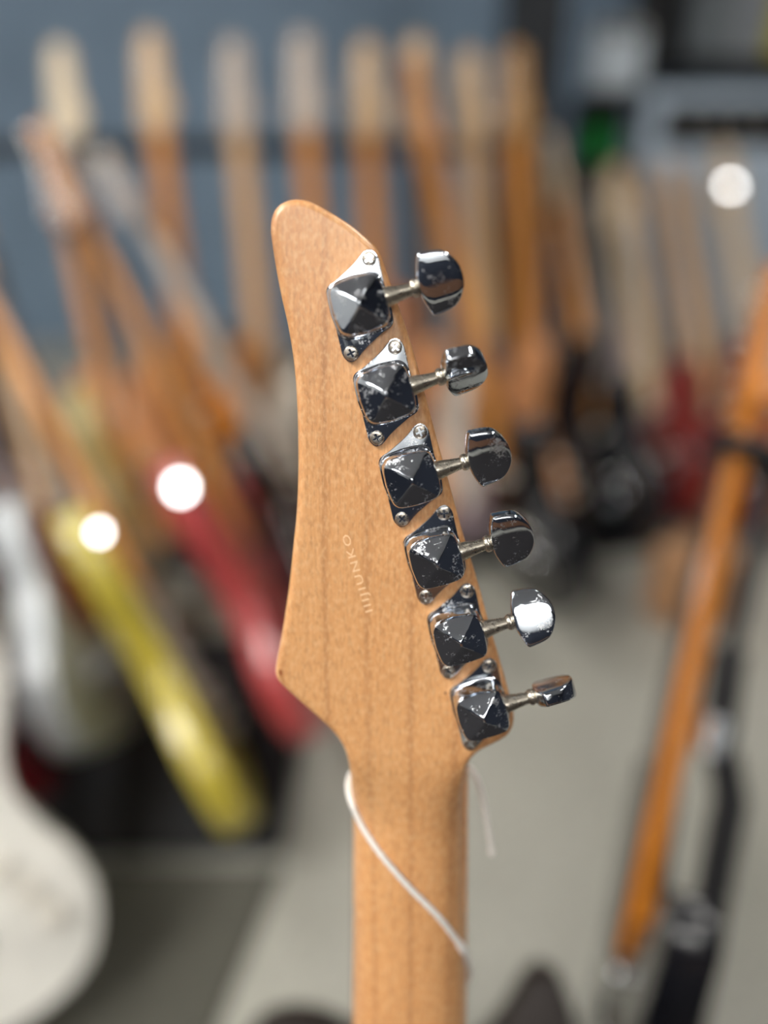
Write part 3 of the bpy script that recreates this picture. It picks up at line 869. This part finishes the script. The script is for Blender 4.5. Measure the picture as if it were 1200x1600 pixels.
# display stand by the pillar with a small amplifier and a green mug
DS = tag(empty('display_stand', (0.70, 2.72, 0.0)), 'slim dark display stand between the pillar and the pale amplifier', 'stand')
link('column', boxmesh('stand_column', (0, 0.05, 0.39), (0.1, 0.08, 0.74), 0.004), BLACK, DS)
link('foot', boxmesh('stand_foot', (0, 0.02, 0.0105), (0.18, 0.2, 0.02), 0.004), BLACK, DS)
link('upper_shelf', boxmesh('stand_top', (0.0, 0.03, 0.955), (0.18, 0.16, 0.03), 0.004), BLACK, DS)
link('back_plate', boxmesh('stand_back', (0.0, 0.10, 0.6), (0.18, 0.02, 0.68), 0.004), BLACK, DS)
link('lower_shelf', boxmesh('stand_low', (0.0, -0.01, 0.765), (0.18, 0.2, 0.03), 0.004), BLACK, DS)
amp('small pale grey practice amplifier on the display stand', (0.71, 2.75, 0.971), 0.165, 0.18, 0.1, paint('light_grey_vinyl', srgb(196, 206, 214), 0.6), paint('light_cloth', srgb(190, 200, 208), 0.9, vary=0.15, scale=200), 3)
mg = tag(empty('mug', (0.665, 2.655, 0.781)), 'green mug on the lower tray of the display stand', 'mug')
mb = MB(); mb.lathe([(0.030, 0.0), (0.036, 0.004), (0.038, 0.095), (0.035, 0.095), (0.033, 0.01), (0.005, 0.008)], 24)
GREEN = paint('green_glaze', srgb(14, 128, 50), 0.3)
link('cup', mb.me('cup', 40), GREEN, mg)
mb = MB(); mb.tube(catmull([(0.036, 0, 0.08), (0.058, 0, 0.075), (0.06, 0, 0.035), (0.036, 0, 0.022)], 5, False), 0.005, 8)
link('handle', mb.me('mug_handle', 60), GREEN, mg)

# ---------------------------------------------------------------- racks and stands
def rack(label, A, B, h_top, depth, foot_h=0.06):
    """tubular rack between floor points A and B; the padded rail runs at h_top"""
    A, B = Vector(A), Vector(B); d = (B-A).normalized(); n = Vector((-d.y, d.x, 0))
    t = empty('guitar_rack', A); tag(t, label, 'rack')
    def pt(s_, o, h): return (B-A)*s_ + n*o + Vector((0, 0, h))
    mb = MB(); mb.tube([pt(0, 0, h_top), pt(1, 0, h_top)], 0.019, 12); link('padded_rail', mb.me('rail', 50), RUBBER, t)
    for o in (-depth, -depth+0.12):
        mb = MB(); mb.tube([pt(0, o, foot_h), pt(1, o, foot_h)], 0.014, 10); link('bottom_rail', mb.me('bottom_rail', 50), RUBBER, t)
    for s_ in (0, 1):
        mb = MB(); mb.tube([pt(s_, 0, h_top), pt(s_, 0.02, 0.012)], 0.012, 10); link('upright', mb.me('upright', 50), BLACK, t)
        mb = MB(); mb.tube([pt(s_, 0.06, 0.013), pt(s_, -depth-0.05, 0.013)], 0.013, 10); link('foot', mb.me('rack_foot', 50), BLACK, t)
    return t
a_, b_ = P(-90, 232, 1.69), P(836, 232, 1.73)
rack('long black tubular rack holding the back row of guitars', (a_.x, a_.y, 0), (b_.x, b_.y, 0), a_.z, 0.42, 0.03)

# floor stand of the black guitar
def stand_for(g, label):
    M = g.matrix_world.copy()
    t = empty('guitar_stand', M @ Vector((0, 0.12, 0.0))); t.location.z = 0
    o = t.location
    tag(t, label, 'stand')
    top = M @ Vector((0, 0.02, 0.80)); low = M @ Vector((0, 0.085, 0.30)); ft = Vector((low.x, low.y, 0.16)) + (M.to_3x3() @ Vector((0, 0.05, 0)))
    W = lambda p: p-o
    mb = MB(); mb.tube([W(M @ Vector((0, 0.016, 0.78))), W(M @ Vector((0, 0.016, 0.56)))], 0.008, 10); link('inner_pole', mb.me('inner_pole', 50), BLACK, t)
    mb = MB(); mb.tube([W(M @ Vector(p)) for p in ((0, 0.014, 0.60), (0, 0.02, 0.52), (0, 0.043, 0.46), (0, 0.052, 0.10))], 0.015, 10); pole = link('outer_pole', mb.me('outer_pole', 50), BLACK, t)
    mb = MB(); mb.tube([W(M @ Vector((0, 0.018, 0.535))), W(M @ Vector((0, 0.02, 0.50)))], 0.019, 12); link('clamp', mb.me('clamp', 50), MIRROR, t)
    mb = MB()
    mb.tube([W(M @ Vector(p)) for p in catmull([(-0.034, -0.045, 0.795), (-0.036, -0.02, 0.79), (-0.032, 0.006, 0.785), (0, 0.022, 0.78), (0.032, 0.006, 0.785), (0.036, -0.02, 0.79), (0.034, -0.045, 0.795)], 4, False)], 0.0095, 10)
    link('neck_yoke', mb.me('yoke', 60), RUBBER, t)
    for ang in (0, 120, 240):
        a = R(ang+40); p0 = W(M @ Vector((0, 0.052, 0.10))); p1 = Vector((p0.x+0.2*math.cos(a), p0.y+0.2*math.sin(a), 0.012))
        mb = MB(); mb.tube([p0, p1], 0.009, 8); link('leg', mb.me('stand_leg', 50), BLACK, t)
    mb = MB(); mb.tube([W(M @ Vector(p)) for p in [(-0.09, -0.04, 0.03), (-0.09, 0.04, 0.02), (0.0, 0.06, 0.06), (0.09, 0.04, 0.02), (0.09, -0.04, 0.03)]], 0.009, 8); link('cradle', mb.me('cradle', 50), RUBBER, t)
stand_for(HELD, 'black tubular guitar stand cradling the black guitar')

# dark sheet standing in for floor shade at the left, brown carton by the right group
MT = tag(link('floor_shade', slab([(-1.35, 0.33), (-0.235, 0.33), (-0.14, 0.71), (-1.35, 0.71)], 0.0, 0.006, 0.002).me('floor_shade'), wall_mat('shade_grey', srgb(76, 75, 67), 40, 0.95)),
         'dark grey sheet standing in for the floor shade before the low black platform', 'mat')
PF = tag(empty('display_platform', (-0.72, 0.96, 0.0)), 'low black platform carrying the yellow, red and grey guitars', 'platform')
link('deck', boxmesh('deck', (0, 0, 0.026), (1.16, 0.48, 0.016), 0.004), RUBBER, PF)
for sx in (-0.52, 0, 0.52):
    link('bearer', boxmesh('bearer', (sx, 0, 0.009), (0.06, 0.44, 0.018)), BLACK, PF)
bx = tag(empty('cardboard_box', (0.63, 1.31, 0.0)), 'brown cardboard box standing on the floor beside the red guitars', 'box')
bx.rotation_euler = (0, 0, R(35))
KRAFT = paint('kraft_card', srgb(170, 128, 92), 0.85)
link('carton_body', boxmesh('kraft_body', (0, 0, 0.076), (0.13, 0.13, 0.15), 0.003), KRAFT, bx)
for s_ in (-1, 1):
    link('flap', boxmesh('kraft_flap', (s_*0.0325, 0, 0.152), (0.063, 0.13, 0.003)), KRAFT, bx)

# ---------------------------------------------------------------- chrome plates added and turned to mirror the ceiling lights at the camera
bpy.context.view_layer.update()
DG = bpy.context.evaluated_depsgraph_get()
def top_of(o):
    while o.parent is not None: o = o.parent
    return o
def plate(name, px, py, size, panel, parent=None):
    d = rayd(px, py).normalized()
    ok, loc, nor, idx, ob, mtx = scene.ray_cast(DG, CAM + d*0.45, d)
    root = top_of(ob)
    if parent is not None and root is not parent:
        root = parent; loc = CAM + d*((parent.matrix_world @ Vector((0, -0.03, 0.9))-CAM).length)
    pos = loc - d*0.012
    pn = Vector((PANELS[panel][0], PANELS[panel][1], H))
    n = ((CAM-pos).normalized() + (pn-pos).normalized()).normalized()
    x = Vector((0, 0, 1)).cross(n).normalized(); y = n.cross(x)
    h = size/2
    me = slab([(h*math.cos(2*math.pi*k/20), h*math.sin(2*math.pi*k/20)) for k in range(20)], -0.006, 0.0, 0.001).me(name, 40)
    o = link(name, me, MIRROR)
    mw = Matrix.Translation(pos) @ Matrix((x, y, n)).transposed().to_4x4()
    if root.type == 'EMPTY' and root.name.startswith('electric_guitar'):
        o.parent = root; o.matrix_parent_inverse = Matrix.Identity(4); o.matrix_basis = root.matrix_world.inverted() @ mw
    else:
        print('PLATE not on a guitar:', name, root.name)
        o.matrix_world = mw
    print('PLATE', name, root.name, root.get('label'))
    return o
plate('body_glint_plate', 282, 762, 0.026, 0)  # mirror discs added for their bright spots, not guitar fittings
plate('small_glint_plate', 155, 832, 0.014, 0)
plate('headstock_glint_plate', 1143, 290, 0.034, 0, ORANGE)
